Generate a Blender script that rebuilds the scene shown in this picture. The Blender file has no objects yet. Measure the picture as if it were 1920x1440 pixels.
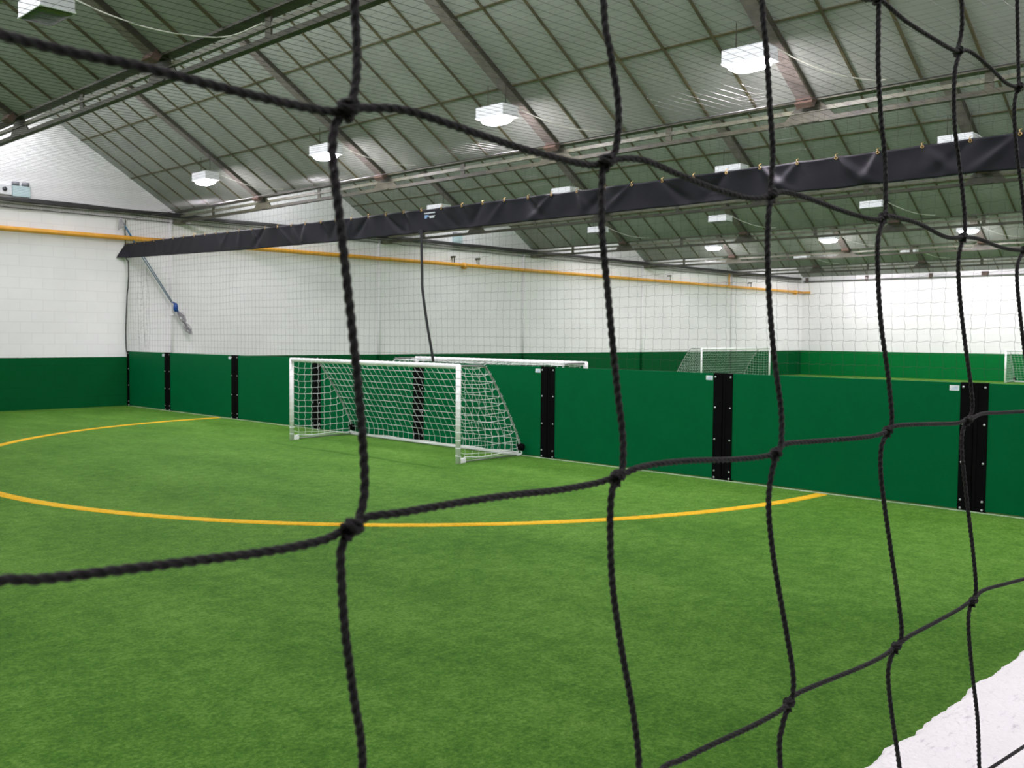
import bpy, math, random
from mathutils import Vector, Matrix, noise

random.seed(7)
scene = bpy.context.scene
COL = scene.collection
PI = math.pi

# ----------------------------------------------------------------------------
# mesh helpers
# ----------------------------------------------------------------------------
class MB:
    def __init__(self):
        self.v = []; self.f = []; self.smooth = []
    def add(self, vs, fs, smooth=False):
        b = len(self.v)
        self.v.extend(vs)
        self.f.extend([tuple(i + b for i in f) for f in fs])
        self.smooth.extend([smooth] * len(fs))
    def box(self, x0, x1, y0, y1, z0, z1):
        vs = [(x, y, z) for z in (z0, z1) for y in (y0, y1) for x in (x0, x1)]
        self.add(vs, [(0, 2, 3, 1), (4, 5, 7, 6), (0, 1, 5, 4), (2, 6, 7, 3), (0, 4, 6, 2), (1, 3, 7, 5)])
    def bbox(self, x0, x1, y0, y1, z0, z1, b=0.004):
        """box with bevelled vertical and horizontal edges (octagonal sections)"""
        def ring(z, s):
            xa, xb, ya, yb = x0 + s, x1 - s, y0 + s, y1 - s
            return [(xa + b, ya, z), (xb - b, ya, z), (xb, ya + b, z), (xb, yb - b, z),
                    (xb - b, yb, z), (xa + b, yb, z), (xa, yb - b, z), (xa, ya + b, z)]
        rings = [ring(z0, b), ring(z0 + b, 0), ring(z1 - b, 0), ring(z1, b)]
        vs = [p for r in rings for p in r]
        fs = [tuple(range(7, -1, -1)), tuple(range(24, 32))]
        for k in range(3):
            for i in range(8):
                j = (i + 1) % 8
                fs.append((k * 8 + i, k * 8 + j, k * 8 + 8 + j, k * 8 + 8 + i))
        self.add(vs, fs)
    def tube(self, pts, r, n=6, caps=True, smooth=True):
        pts = [Vector(p) for p in pts]
        m = len(pts)
        if m < 2: return
        rr = r if isinstance(r, (list, tuple)) else [r] * m
        t0 = (pts[1] - pts[0]).normalized()
        up = Vector((0, 0, 1)) if abs(t0.z) < 0.9 else Vector((1, 0, 0))
        u = t0.cross(up).normalized()
        vs = []
        for i, p in enumerate(pts):
            a = pts[max(i - 1, 0)]; c = pts[min(i + 1, m - 1)]
            t = (c - a)
            if t.length < 1e-9: t = t0
            t = t.normalized()
            u = u - t * u.dot(t)
            if u.length < 1e-6: u = t.orthogonal()
            u.normalize()
            w = t.cross(u)
            for k in range(n):
                an = 2 * PI * k / n
                q = p + (u * math.cos(an) + w * math.sin(an)) * rr[i]
                vs.append((q.x, q.y, q.z))
        fs = []
        for i in range(m - 1):
            for k in range(n):
                k2 = (k + 1) % n
                fs.append((i * n + k, i * n + k2, (i + 1) * n + k2, (i + 1) * n + k))
        if caps:
            fs.append(tuple(range(n - 1, -1, -1)))
            fs.append(tuple(range((m - 1) * n, m * n)))
        self.add(vs, fs, smooth)
    def rope(self, pts, R, pitch, n=18, step=0.0011, phase=0.0):
        """three-strand laid rope: a lobed section that turns along the path"""
        pts = resample(pts, step)
        m = len(pts)
        if m < 2: return
        t0 = (pts[1] - pts[0]).normalized()
        u = t0.cross(Vector((0, 1, 0)))
        if u.length < 1e-4: u = t0.orthogonal()
        u.normalize()
        vs = []; s = 0.0
        for i, p in enumerate(pts):
            a = pts[max(i - 1, 0)]; c = pts[min(i + 1, m - 1)]
            t = (c - a).normalized()
            u = (u - t * u.dot(t)).normalized()
            w = t.cross(u)
            if i: s += (p - pts[i - 1]).length
            psi = phase + 2 * PI * s / pitch
            for k in range(n):
                an = 2 * PI * k / n
                d = R * (0.46 + 0.68 * abs(math.cos(1.5 * (an - psi))))
                q = p + (u * math.cos(an) + w * math.sin(an)) * d
                vs.append((q.x, q.y, q.z))
        fs = []
        for i in range(m - 1):
            for k in range(n):
                k2 = (k + 1) % n
                fs.append((i * n + k, i * n + k2, (i + 1) * n + k2, (i + 1) * n + k))
        fs.append(tuple(range(n - 1, -1, -1)))
        fs.append(tuple(range((m - 1) * n, m * n)))
        self.add(vs, fs, True)
    def ball(self, c, rx, ry, rz, nu=16, nv=10):
        vs = []; fs = []
        for j in range(1, nv):
            th = PI * j / nv
            for i in range(nu):
                ph = 2 * PI * i / nu
                vs.append((c[0] + rx * math.sin(th) * math.cos(ph), c[1] + ry * math.sin(th) * math.sin(ph), c[2] + rz * math.cos(th)))
        top = len(vs); vs.append((c[0], c[1], c[2] + rz)); bot = len(vs); vs.append((c[0], c[1], c[2] - rz))
        for j in range(nv - 2):
            for i in range(nu):
                i2 = (i + 1) % nu
                fs.append((j * nu + i, (j + 1) * nu + i, (j + 1) * nu + i2, j * nu + i2))
        for i in range(nu):
            i2 = (i + 1) % nu
            fs.append((top, i, i2)); fs.append((bot, (nv - 2) * nu + i2, (nv - 2) * nu + i))
        self.add(vs, fs, True)
    def mesh(self, name):
        me = bpy.data.meshes.new(name)
        me.from_pydata([tuple(p) for p in self.v], [], self.f)
        me.polygons.foreach_set('use_smooth', self.smooth)
        me.update()
        return me
    def build(self, name, mat, parent=None, loc=None):
        o = bpy.data.objects.new(name, self.mesh(name))
        COL.objects.link(o)
        if mat: o.data.materials.append(mat)
        if parent: o.parent = parent
        if loc: o.location = loc
        return o

def catmull(P, sub=8):
    P = [Vector(p) for p in P]
    if len(P) < 3: return P
    out = []
    for i in range(len(P) - 1):
        p0 = P[i - 1] if i else P[0] * 2 - P[1]
        p1, p2 = P[i], P[i + 1]
        p3 = P[i + 2] if i + 2 < len(P) else P[-1] * 2 - P[-2]
        for k in range(sub):
            t = k / sub
            out.append(0.5 * ((2 * p1) + (p2 - p0) * t + (2 * p0 - 5 * p1 + 4 * p2 - p3) * t * t + (3 * p1 - p0 - 3 * p2 + p3) * t ** 3))
    out.append(P[-1])
    return out

def resample(P, step):
    P = [Vector(p) for p in P]
    out = [P[0]]; acc = 0.0
    for i in range(1, len(P)):
        a, b = P[i - 1], P[i]
        L = (b - a).length
        if L < 1e-9: continue
        d = step - acc
        while d <= L:
            out.append(a + (b - a) * (d / L)); d += step
        acc = L - (d - step)
    if (out[-1] - P[-1]).length > step * 0.3: out.append(P[-1])
    return out

def tag(o, label=None, cat=None, group=None, kind=None):
    if label: o['label'] = label
    if cat: o['category'] = cat
    if group: o['group'] = group
    if kind: o['kind'] = kind
    return o

def empty(name, loc, label, cat, group=None, rz=0.0):
    o = bpy.data.objects.new(name, None)
    COL.objects.link(o)
    o.empty_display_size = 0.2
    o.location = loc; o.rotation_euler = (0, 0, rz)
    return tag(o, label, cat, group)

def copy_tree(o, parent=None):
    c = o.copy(); COL.objects.link(c)
    c.parent = parent
    for ch in list(o.children): copy_tree(ch, c)
    return c

# ----------------------------------------------------------------------------
# materials
# ----------------------------------------------------------------------------
def mat_new(name, color, rough=0.6, metal=0.0, spec=0.5, noise_amt=0.0, noise_scale=8.0, bump=0.0, bump_scale=60.0, coords='Object'):
    m = bpy.data.materials.new(name); m.use_nodes = True
    nt = m.node_tree; b = nt.nodes['Principled BSDF']
    b.inputs['Base Color'].default_value = (*color, 1)
    b.inputs['Roughness'].default_value = rough
    b.inputs['Metallic'].default_value = metal
    b.inputs['Specular IOR Level'].default_value = spec
    tc = nt.nodes.new('ShaderNodeTexCoord')
    if noise_amt > 0:
        n = nt.nodes.new('ShaderNodeTexNoise'); n.inputs['Scale'].default_value = noise_scale; n.inputs['Detail'].default_value = 5
        nt.links.new(tc.outputs[coords], n.inputs['Vector'])
        mr = nt.nodes.new('ShaderNodeMapRange'); mr.inputs['From Min'].default_value = 0.3; mr.inputs['From Max'].default_value = 0.7
        mr.inputs['To Min'].default_value = 1 - noise_amt; mr.inputs['To Max'].default_value = 1 + noise_amt
        nt.links.new(n.outputs['Fac'], mr.inputs['Value'])
        mx = nt.nodes.new('ShaderNodeVectorMath'); mx.operation = 'SCALE'
        mx.inputs[0].default_value = color
        nt.links.new(mr.outputs['Result'], mx.inputs['Scale'])
        nt.links.new(mx.outputs['Vector'], b.inputs['Base Color'])
    if bump > 0:
        n2 = nt.nodes.new('ShaderNodeTexNoise'); n2.inputs['Scale'].default_value = bump_scale; n2.inputs['Detail'].default_value = 4
        nt.links.new(tc.outputs[coords], n2.inputs['Vector'])
        bp = nt.nodes.new('ShaderNodeBump'); bp.inputs['Strength'].default_value = bump; bp.inputs['Distance'].default_value = 0.01
        nt.links.new(n2.outputs['Fac'], bp.inputs['Height'])
        nt.links.new(bp.outputs['Normal'], b.inputs['Normal'])
    return m

def emission_mat(name, color, strength):
    m = bpy.data.materials.new(name); m.use_nodes = True
    nt = m.node_tree; b = nt.nodes['Principled BSDF']
    b.inputs['Base Color'].default_value = (0.8, 0.8, 0.8, 1)
    b.inputs['Emission Color'].default_value = (*color, 1)
    b.inputs['Emission Strength'].default_value = strength
    return m

def block_wall_mat(name, axis, dado=1.09, white=(0.88, 0.865, 0.875), green=(0.001, 0.085, 0.022)):
    """painted blockwork: 450 x 225 blocks, green below the dado line, white above"""
    m = bpy.data.materials.new(name); m.use_nodes = True
    nt = m.node_tree; L = nt.links; N = nt.nodes
    b = N['Principled BSDF']
    tc = N.new('ShaderNodeTexCoord'); sp = N.new('ShaderNodeSeparateXYZ'); L.new(tc.outputs['Object'], sp.inputs[0])
    cb = N.new('ShaderNodeCombineXYZ'); L.new(sp.outputs[axis], cb.inputs['X']); L.new(sp.outputs['Z'], cb.inputs['Y'])
    br = N.new('ShaderNodeTexBrick')
    br.inputs['Scale'].default_value = 1.0
    br.inputs['Brick Width'].default_value = 0.45; br.inputs['Row Height'].default_value = 0.2275
    br.inputs['Mortar Size'].default_value = 0.006; br.inputs['Mortar Smooth'].default_value = 0.3
    br.inputs['Color1'].default_value = (1, 1, 1, 1); br.inputs['Color2'].default_value = (0.98, 0.98, 0.985, 1); br.inputs['Mortar'].default_value = (0.90, 0.895, 0.895, 1)
    L.new(cb.outputs[0], br.inputs['Vector'])
    gt = N.new('ShaderNodeMath'); gt.operation = 'GREATER_THAN'; gt.inputs[1].default_value = dado
    nz = N.new('ShaderNodeTexNoise'); nz.inputs['Scale'].default_value = 30; L.new(tc.outputs['Object'], nz.inputs['Vector'])
    wob = N.new('ShaderNodeMath'); wob.operation = 'MULTIPLY_ADD'; wob.inputs[1].default_value = 0.012
    L.new(nz.outputs['Fac'], wob.inputs[0]); L.new(sp.outputs['Z'], wob.inputs[2]); L.new(wob.outputs[0], gt.inputs[0])
    n1 = N.new('ShaderNodeTexNoise'); n1.inputs['Scale'].default_value = 1.3; n1.inputs['Detail'].default_value = 6; L.new(tc.outputs['Object'], n1.inputs['Vector'])
    mr = N.new('ShaderNodeMapRange'); mr.inputs['From Min'].default_value = 0.3; mr.inputs['From Max'].default_value = 0.7
    mr.inputs['To Min'].default_value = 0.94; mr.inputs['To Max'].default_value = 1.0; L.new(n1.outputs['Fac'], mr.inputs['Value'])
    mix = N.new('ShaderNodeMix'); mix.data_type = 'RGBA'
    mix.inputs['A'].default_value = (*green, 1); mix.inputs['B'].default_value = (*white, 1)
    L.new(gt.outputs[0], mix.inputs['Factor'])
    mul = N.new('ShaderNodeMix'); mul.data_type = 'RGBA'; mul.blend_type = 'MULTIPLY'; mul.inputs['Factor'].default_value = 1
    L.new(mix.outputs['Result'], mul.inputs['A']); L.new(br.outputs['Color'], mul.inputs['B'])
    sc = N.new('ShaderNodeVectorMath'); sc.operation = 'SCALE'; L.new(mul.outputs['Result'], sc.inputs[0]); L.new(mr.outputs['Result'], sc.inputs['Scale'])
    L.new(sc.outputs[0], b.inputs['Base Color'])
    b.inputs['Roughness'].default_value = 0.6; b.inputs['Specular IOR Level'].default_value = 0.06
    # joints and the grain of the block face
    n3 = N.new('ShaderNodeTexNoise'); n3.inputs['Scale'].default_value = 90; n3.inputs['Detail'].default_value = 4; L.new(tc.outputs['Object'], n3.inputs['Vector'])
    a = N.new('ShaderNodeMath'); a.operation = 'MULTIPLY_ADD'; a.inputs[1].default_value = -1.0
    L.new(br.outputs['Fac'], a.inputs[0])
    a2 = N.new('ShaderNodeMath'); a2.operation = 'MULTIPLY'; a2.inputs[1].default_value = 0.18; L.new(n3.outputs['Fac'], a2.inputs[0]); L.new(a2.outputs[0], a.inputs[2])
    bp = N.new('ShaderNodeBump'); bp.inputs['Strength'].default_value = 0.35; bp.inputs['Distance'].default_value = 0.005
    L.new(a.outputs[0], bp.inputs['Height']); L.new(bp.outputs['Normal'], b.inputs['Normal'])
    return m

def turf_mat(name, dark, mid, light, dry=(0.22, 0.24, 0.05), yellow=False):
    m = bpy.data.materials.new(name); m.use_nodes = True
    nt = m.node_tree; L = nt.links; N = nt.nodes; b = N['Principled BSDF']
    tc = N.new('ShaderNodeTexCoord')
    def nz(scale, detail, rough=0.6, stretch=None):
        n = N.new('ShaderNodeTexNoise'); n.inputs['Scale'].default_value = scale; n.inputs['Detail'].default_value = detail; n.inputs['Roughness'].default_value = rough
        if stretch:
            mp = N.new('ShaderNodeMapping'); mp.inputs['Scale'].default_value = stretch
            L.new(tc.outputs['Object'], mp.inputs['Vector']); L.new(mp.outputs['Vector'], n.inputs['Vector'])
        else: L.new(tc.outputs['Object'], n.inputs['Vector'])
        return n
    fine = nz(42, 5, 0.8); med = nz(9, 5, 0.65); big = nz(1.4, 5, 0.6, (1.0, 0.45, 1)); vfine = nz(260, 2, 0.7)
    def madd(a, k, c):
        q = N.new('ShaderNodeMath'); q.operation = 'MULTIPLY_ADD'; q.inputs[1].default_value = k
        L.new(a, q.inputs[0])
        if isinstance(c, float): q.inputs[2].default_value = c
        else: L.new(c, q.inputs[2])
        return q.outputs[0]
    s = madd(fine.outputs['Fac'], 1.35, -0.76)
    s = madd(med.outputs['Fac'], 0.62, s)
    s = madd(big.outputs['Fac'], 0.50, s)
    s = madd(vfine.outputs['Fac'], 0.35, s)
    s = madd(s, 1.0, -0.145)
    cr = N.new('ShaderNodeValToRGB')
    e = cr.color_ramp.elements
    e[0].position = 0.18; e[0].color = (*dark, 1)
    e[1].position = 0.80; e[1].color = (*light, 1)
    k = e.new(0.48); k.color = (*mid, 1)
    L.new(s, cr.inputs['Fac'])
    dr = nz(140, 2, 0.6); th = N.new('ShaderNodeMapRange'); th.inputs['From Min'].default_value = 0.60; th.inputs['From Max'].default_value = 0.72
    L.new(dr.outputs['Fac'], th.inputs['Value'])
    th2 = N.new('ShaderNodeMath'); th2.operation = 'MULTIPLY'; th2.inputs[1].default_value = 0.35; L.new(th.outputs['Result'], th2.inputs[0])
    mx = N.new('ShaderNodeMix'); mx.data_type = 'RGBA'; mx.inputs['B'].default_value = (*dry, 1)
    L.new(cr.outputs['Color'], mx.inputs['A']); L.new(th2.outputs[0], mx.inputs['Factor'])
    L.new(mx.outputs['Result'], b.inputs['Base Color'])
    b.inputs['Roughness'].default_value = 0.75; b.inputs['Specular IOR Level'].default_value = 0.10
    b.inputs['Sheen Weight'].default_value = 0.03; b.inputs['Sheen Roughness'].default_value = 0.5
    b.inputs['Sheen Tint'].default_value = (0.75, 0.9, 0.6, 1)
    bp = N.new('ShaderNodeBump'); bp.inputs['Strength'].default_value = 0.7; bp.inputs['Distance'].default_value = 0.012
    L.new(s, bp.inputs['Height']); L.new(bp.outputs['Normal'], b.inputs['Normal'])
    return m

M = {}
M['turf'] = turf_mat('green artificial turf', (0.018, 0.080, 0.004), (0.064, 0.185, 0.014), (0.165, 0.325, 0.055))
M['turf_yellow'] = turf_mat('yellow turf line', (0.50, 0.26, 0.008), (0.80, 0.46, 0.015), (0.92, 0.60, 0.05), dry=(0.95, 0.62, 0.05))
M['turf_white'] = turf_mat('white turf line', (0.12, 0.22, 0.10), (0.30, 0.42, 0.26), (0.55, 0.62, 0.48), dry=(0.3, 0.4, 0.2))
M['wall_x'] = block_wall_mat('painted blockwork along x', 'X')
M['wall_y'] = block_wall_mat('painted blockwork along y', 'Y', green=(0.002, 0.15, 0.033))
M['white_render'] = mat_new('white painted rough render', (0.80, 0.77, 0.78), 0.7, noise_amt=0.06, noise_scale=25, bump=0.7, bump_scale=120)
M['panel'] = mat_new('pale roof lining board', (0.275, 0.29, 0.265), 0.75, noise_amt=0.10, noise_scale=2.0)
M['batten'] = mat_new('mossy dark cover strip', (0.080, 0.070, 0.030), 0.8, noise_amt=0.35, noise_scale=6)
M['steel_old'] = mat_new('old olive grey steel', (0.046, 0.045, 0.024), 0.55, noise_amt=0.55, noise_scale=5, bump=0.3, bump_scale=40)
M['steel_pale'] = mat_new('pale worn steel chord', (0.125, 0.128, 0.080), 0.45, noise_amt=0.35, noise_scale=7)
M['rust'] = mat_new('rusty steel', (0.09, 0.055, 0.040), 0.8, noise_amt=0.4, noise_scale=12)
M['rafter'] = mat_new('pinkish grey rafter', (0.165, 0.140, 0.128), 0.7, noise_amt=0.22, noise_scale=9)
M['rafter_edge'] = mat_new('dark rafter flange', (0.040, 0.036, 0.022), 0.7, noise_amt=0.3, noise_scale=9)
M['board'] = mat_new('green rebound board', (0.0003, 0.112, 0.036), 0.5, spec=0.05, noise_amt=0.04, noise_scale=3, bump=0.05, bump_scale=200)
M['black'] = mat_new('black rubber strip', (0.0035, 0.0035, 0.004), 0.7, spec=0.04, noise_amt=0.2, noise_scale=20)
M['bolt'] = mat_new('zinc bolt head', (0.55, 0.56, 0.58), 0.35, metal=0.6)
M['sticker'] = mat_new('white sticker', (0.80, 0.84, 0.90), 0.4)
M['sticker_ink'] = mat_new('pale blue print', (0.25, 0.42, 0.70), 0.5)
M['white_paint'] = mat_new('white powder coat', (0.88, 0.88, 0.89), 0.35, noise_amt=0.02, noise_scale=20)
M['white_cord'] = mat_new('white net cord', (0.86, 0.88, 0.88), 0.6)
M['grey_tube'] = mat_new('grey galvanised tube', (0.22, 0.23, 0.22), 0.4, metal=0.4)
M['yellow_pipe'] = mat_new('yellow ochre gas pipe', (0.78, 0.37, 0.045), 0.35, noise_amt=0.10, noise_scale=5)
M['net_dark'] = mat_new('black net twine', (0.012, 0.011, 0.012), 0.45, spec=0.6)
M['rope'] = mat_new('charcoal brown netting twine', (0.015, 0.012, 0.014), 0.5, spec=0.35, noise_amt=0.45, noise_scale=450, bump=0.6, bump_scale=1600)
M['banner'] = mat_new('charcoal banner cloth', (0.013, 0.0125, 0.019), 0.62, spec=0.25, noise_amt=0.10, noise_scale=12)
M['brass'] = mat_new('brass grommet', (0.45, 0.30, 0.12), 0.4, metal=0.7)
M['webbing'] = mat_new('black webbing', (0.014, 0.013, 0.018), 0.6, noise_amt=0.4, noise_scale=60)
M['blue_rope'] = mat_new('blue rope', (0.03, 0.14, 0.26), 0.6)
M['blue'] = mat_new('blue plastic pulley', (0.005, 0.06, 0.30), 0.4)
M['grey_cord'] = mat_new('pale grey cord', (0.40, 0.37, 0.42), 0.7)
M['housing'] = mat_new('white lamp housing', (0.80, 0.80, 0.84), 0.35)
M['cable'] = mat_new('white cable', (0.72, 0.71, 0.64), 0.4)
M['lens_on'] = emission_mat('lit lamp lens', (1.0, 0.91, 0.985), 60.0)
M['lens_off'] = mat_new('unlit glass lens', (0.015, 0.035, 0.02), 0.2, spec=0.7)  # green in the base colour stands in for the reflected turf
M['rooflight'] = emission_mat('daylit rooflight sheet', (0.95, 0.94, 1.0), 1.2)
M['grey_plastic'] = mat_new('grey lamp head', (0.20, 0.20, 0.23), 0.4)
M['pale_blue'] = mat_new('pale blue-grey case', (0.52, 0.66, 0.70), 0.4)
M['lens_dark'] = mat_new('dark round sensor', (0.05, 0.05, 0.07), 0.2)

# ----------------------------------------------------------------------------
# dimensions (metres): X runs along the long wall, Y towards it, camera at (0,0,1.6)
# ----------------------------------------------------------------------------
WY = 21.0            # inner face of the long wall
EX = 40.5             # inner face of the end wall
BX = 9.41            # face of the rebound barrier
PITCH = 0.63         # roof slope
BAY = 5.99
VAL = [4.62 + BAY * k for k in range(-1, 7)]     # valleys, -1.37 ... 40.56
VZ = 4.34
MAINS = [17.32, 13.35, 9.38, 5.45, 1.5]

# ----------------------------------------------------------------------------
# the setting
# ----------------------------------------------------------------------------
def struct(mb, name, mat, label=None):
    o = mb.build(name, mat); o['kind'] = 'structure'
    if label: o['label'] = label
    return o

mb = MB(); mb.box(-7.6, 42, -3.2, 21.4, -0.2, 0.0)
struct(mb, 'floor', M['turf'], 'green artificial turf pitch')

mb = MB(); mb.box(-7.6, EX + 0.3, WY, WY + 0.3, 0, 6.6)
struct(mb, 'wall_left', M['wall_x'], 'long white blockwork wall with a green painted base')
mb = MB(); mb.box(EX, EX + 0.3, 0.12, WY, 0, 6.6)
struct(mb, 'wall_end', M['wall_y'], 'white end wall with a green painted base')
mb = MB(); mb.box(-7.7, -7.4, -3.0, WY, 0, 6.6)
struct(mb, 'wall_back', M['wall_y'])
mb = MB()
mb.box(-7.4, EX, 0.14, 0.46, 0.0, 1.06)
mb.box(-7.4, -1.65, 0.14, 0.46, 1.06, 6.6)
mb.box(2.65, EX, 0.14, 0.46, 1.06, 6.6)
mb.box(-1.65, 2.65, 0.14, 0.46, 2.62, 6.6)
struct(mb, 'wall_right', M['wall_x'], 'near wall with the opening the net hangs in')
mb = MB(); mb.box(-7.6, EX, -3.2, -3.0, 0, 6.6)
struct(mb, 'wall_front', M['wall_x'])

# rough white render on top of the low wall under the opening
mb = MB()
nx = 1400; x0, x1 = -1.65, 2.65
cols = []
for i in range(nx + 1):
    x = x0 + (x1 - x0) * i / nx
    j = 0.009 * noise.noise((x * 16, 1.3, 0)) + 0.0035 * noise.noise((x * 60, 5.3, 0)) + 0.0010 * noise.noise((x * 190, 3.1, 0))
    e = 0.473 + j
    cols.append([(0.10, 1.05), (0.10, 1.10)] + [(0.10 + (e - 0.008 - 0.10) * k / 5, 1.100 + 0.0012 * noise.noise((x * 14, k * 2.0, 0.4))) for k in range(1, 6)] + [(e - 0.002, 1.097), (e, 1.090), (e - 0.003, 1.05)])
vs = [(x0 + (x1 - x0) * i / nx, y, z) for i, c in enumerate(cols) for (y, z) in c]
nc = len(cols[0]); fs = []
for i in range(nx):
    for k in range(nc - 1):
        fs.append((i * nc + k, (i + 1) * nc + k, (i + 1) * nc + k + 1, i * nc + k + 1))
mb.add(vs, fs, True)
# specks and scratches in the paint
m = M['white_render']; nt = m.node_tree; Lk = nt.links; b = nt.nodes['Principled BSDF']
tc = nt.nodes.new('ShaderNodeTexCoord'); n1 = nt.nodes.new('ShaderNodeTexNoise'); n1.inputs['Scale'].default_value = 55; n1.inputs['Detail'].default_value = 8; n1.inputs['Roughness'].default_value = 0.72
mp = nt.nodes.new('ShaderNodeMapping'); mp.inputs['Scale'].default_value = (0.45, 1.6, 1); Lk.new(tc.outputs['Object'], mp.inputs['Vector']); Lk.new(mp.outputs['Vector'], n1.inputs['Vector'])
cr = nt.nodes.new('ShaderNodeValToRGB'); cr.color_ramp.elements[0].position = 0.24; cr.color_ramp.elements[0].color = (0.50, 0.45, 0.50, 1)
cr.color_ramp.elements[1].position = 0.42; cr.color_ramp.elements[1].color = (0.84, 0.81, 0.82, 1)
Lk.new(n1.outputs['Fac'], cr.inputs['Fac']); Lk.new(cr.outputs['Color'], b.inputs['Base Color'])
struct(mb, 'trim_1', M['white_render'], 'white painted rough top of the low wall, bottom right')

# roof: symmetric pitches; the rising slopes carry rooflights near each ridge
def slope_pt(xv, sgn, d, y, lift=0.0):
    """point at horizontal distance d from valley xv, on the slope that leaves it to side sgn"""
    n = 1 / math.hypot(1, PITCH)
    return (xv + sgn * (d + lift * PITCH * n), y, VZ + PITCH * d - lift * n)
Y0, Y1 = -3.0, WY
HB = BAY / 2
DJ = [1.07, 2.13]                       # board joints, distance from the valley
wn = 1
for k in range(-1, 7):
    xv = 4.62 + BAY * k
    # slope falling away from the camera towards this valley
    mb = MB()
    vs = [slope_pt(xv, -1, 0.06, Y0), slope_pt(xv, -1, HB, Y0), slope_pt(xv, -1, HB, Y1), slope_pt(xv, -1, 0.06, Y1)]
    vs += [(x, y, z + 0.12) for x, y, z in vs]
    mb.add(vs, [(0, 1, 2, 3), (7, 6, 5, 4), (0, 4, 5, 1), (3, 2, 6, 7), (0, 3, 7, 4), (1, 5, 6, 2)])
    c = struct(mb, 'ceiling', M['panel'])
    s = MB()
    def strip(y, w, h, d0, d1):
        a = slope_pt(xv, -1, d0, y - w); b_ = slope_pt(xv, -1, d1, y - w); c_ = slope_pt(xv, -1, d1, y + w); d_ = slope_pt(xv, -1, d0, y + w)
        a2 = slope_pt(xv, -1, d0, y - w, h); b2 = slope_pt(xv, -1, d1, y - w, h); c2 = slope_pt(xv, -1, d1, y + w, h); d2 = slope_pt(xv, -1, d0, y + w, h)
        s.add([a, b_, c_, d_, a2, b2, c2, d2], [(7, 6, 5, 4), (0, 4, 5, 1), (3, 2, 6, 7), (0, 3, 7, 4), (1, 5, 6, 2)])
    yy = 1.5 - 3.96
    while yy < 21:
        for j in range(1, 6):
            q = yy + j * 3.96 / 6
            if q < 20.9: strip(q + random.uniform(-.01, .01), 0.014, 0.022, 0.08, HB - 0.02)
        yy += 3.96
    for d in DJ:
        for ya, yb in ((Y0, Y1),):
            a = [slope_pt(xv, -1, d - 0.011, ya), slope_pt(xv, -1, d + 0.011, ya), slope_pt(xv, -1, d + 0.011, yb), slope_pt(xv, -1, d - 0.011, yb)]
            e = [slope_pt(xv, -1, d - 0.011, ya, 0.014), slope_pt(xv, -1, d + 0.011, ya, 0.014), slope_pt(xv, -1, d + 0.011, yb, 0.014), slope_pt(xv, -1, d - 0.011, yb, 0.014)]
            s.add(a + e, [(7, 6, 5, 4), (0, 4, 5, 1), (3, 2, 6, 7), (0, 3, 7, 4), (1, 5, 6, 2)])
    s.build('cover_strip', M['batten'], c)
    # slope rising away from the camera: boarding, rooflight, boarding
    for (d0, d1, kind) in ((0.06, 1.35, 'c'), (1.35, 2.75, 'w'), (2.75, HB, 'c')):
        mb = MB()
        vs = [slope_pt(xv, 1, d0, Y0), slope_pt(xv, 1, d1, Y0), slope_pt(xv, 1, d1, Y1), slope_pt(xv, 1, d0, Y1)]
        vs += [(x, y, z + 0.12) for x, y, z in vs]
        mb.add(vs, [(3, 2, 1, 0), (4, 5, 6, 7), (1, 5, 4, 0), (7, 6, 2, 3), (4, 7, 3, 0), (2, 6, 5, 1)])
        if xv > EX - 1: continue
        if kind == 'c': struct(mb, 'ceiling', M['panel'])
        else: struct(mb, 'window_%d' % wn, M['rooflight']); wn += 1
# closing strip over the first valley
mb = MB()
xl = 4.62 - 2 * BAY
vs = [slope_pt(xl, 1, -0.1, Y0), slope_pt(xl, 1, HB, Y0), slope_pt(xl, 1, HB, Y1), slope_pt(xl, 1, -0.1, Y1)]
mb.add(vs, [(3, 2, 1, 0)]); struct(mb, 'ceiling', M['panel'])

# rainwater pipes, boxed in white, on the long wall under the valleys
for i, xx in enumerate([10.45, 16.42, 22.15, 28.4, 34.5]):
    mb = MB(); mb.tube([(xx, WY - 0.035, 0.0), (xx, WY - 0.035, 4.25)], 0.033, 12)
    for z in (0.6, 2.0, 3.4): mb.tube([(xx, WY - 0.035, z), (xx, WY - 0.035, z + 0.05)], 0.041, 12)
    o = mb.build('rainwater_pipe', M['wall_x']); tag(o, ['white painted downpipe on the wall nearest the blue rope', 'white painted downpipe on the wall left of the black strap', 'white painted downpipe on the wall right of the pipe flange', 'white painted downpipe, second from the far corner', 'white painted downpipe nearest the far corner'][i], 'downpipe', 'downpipes on the long wall')

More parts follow.
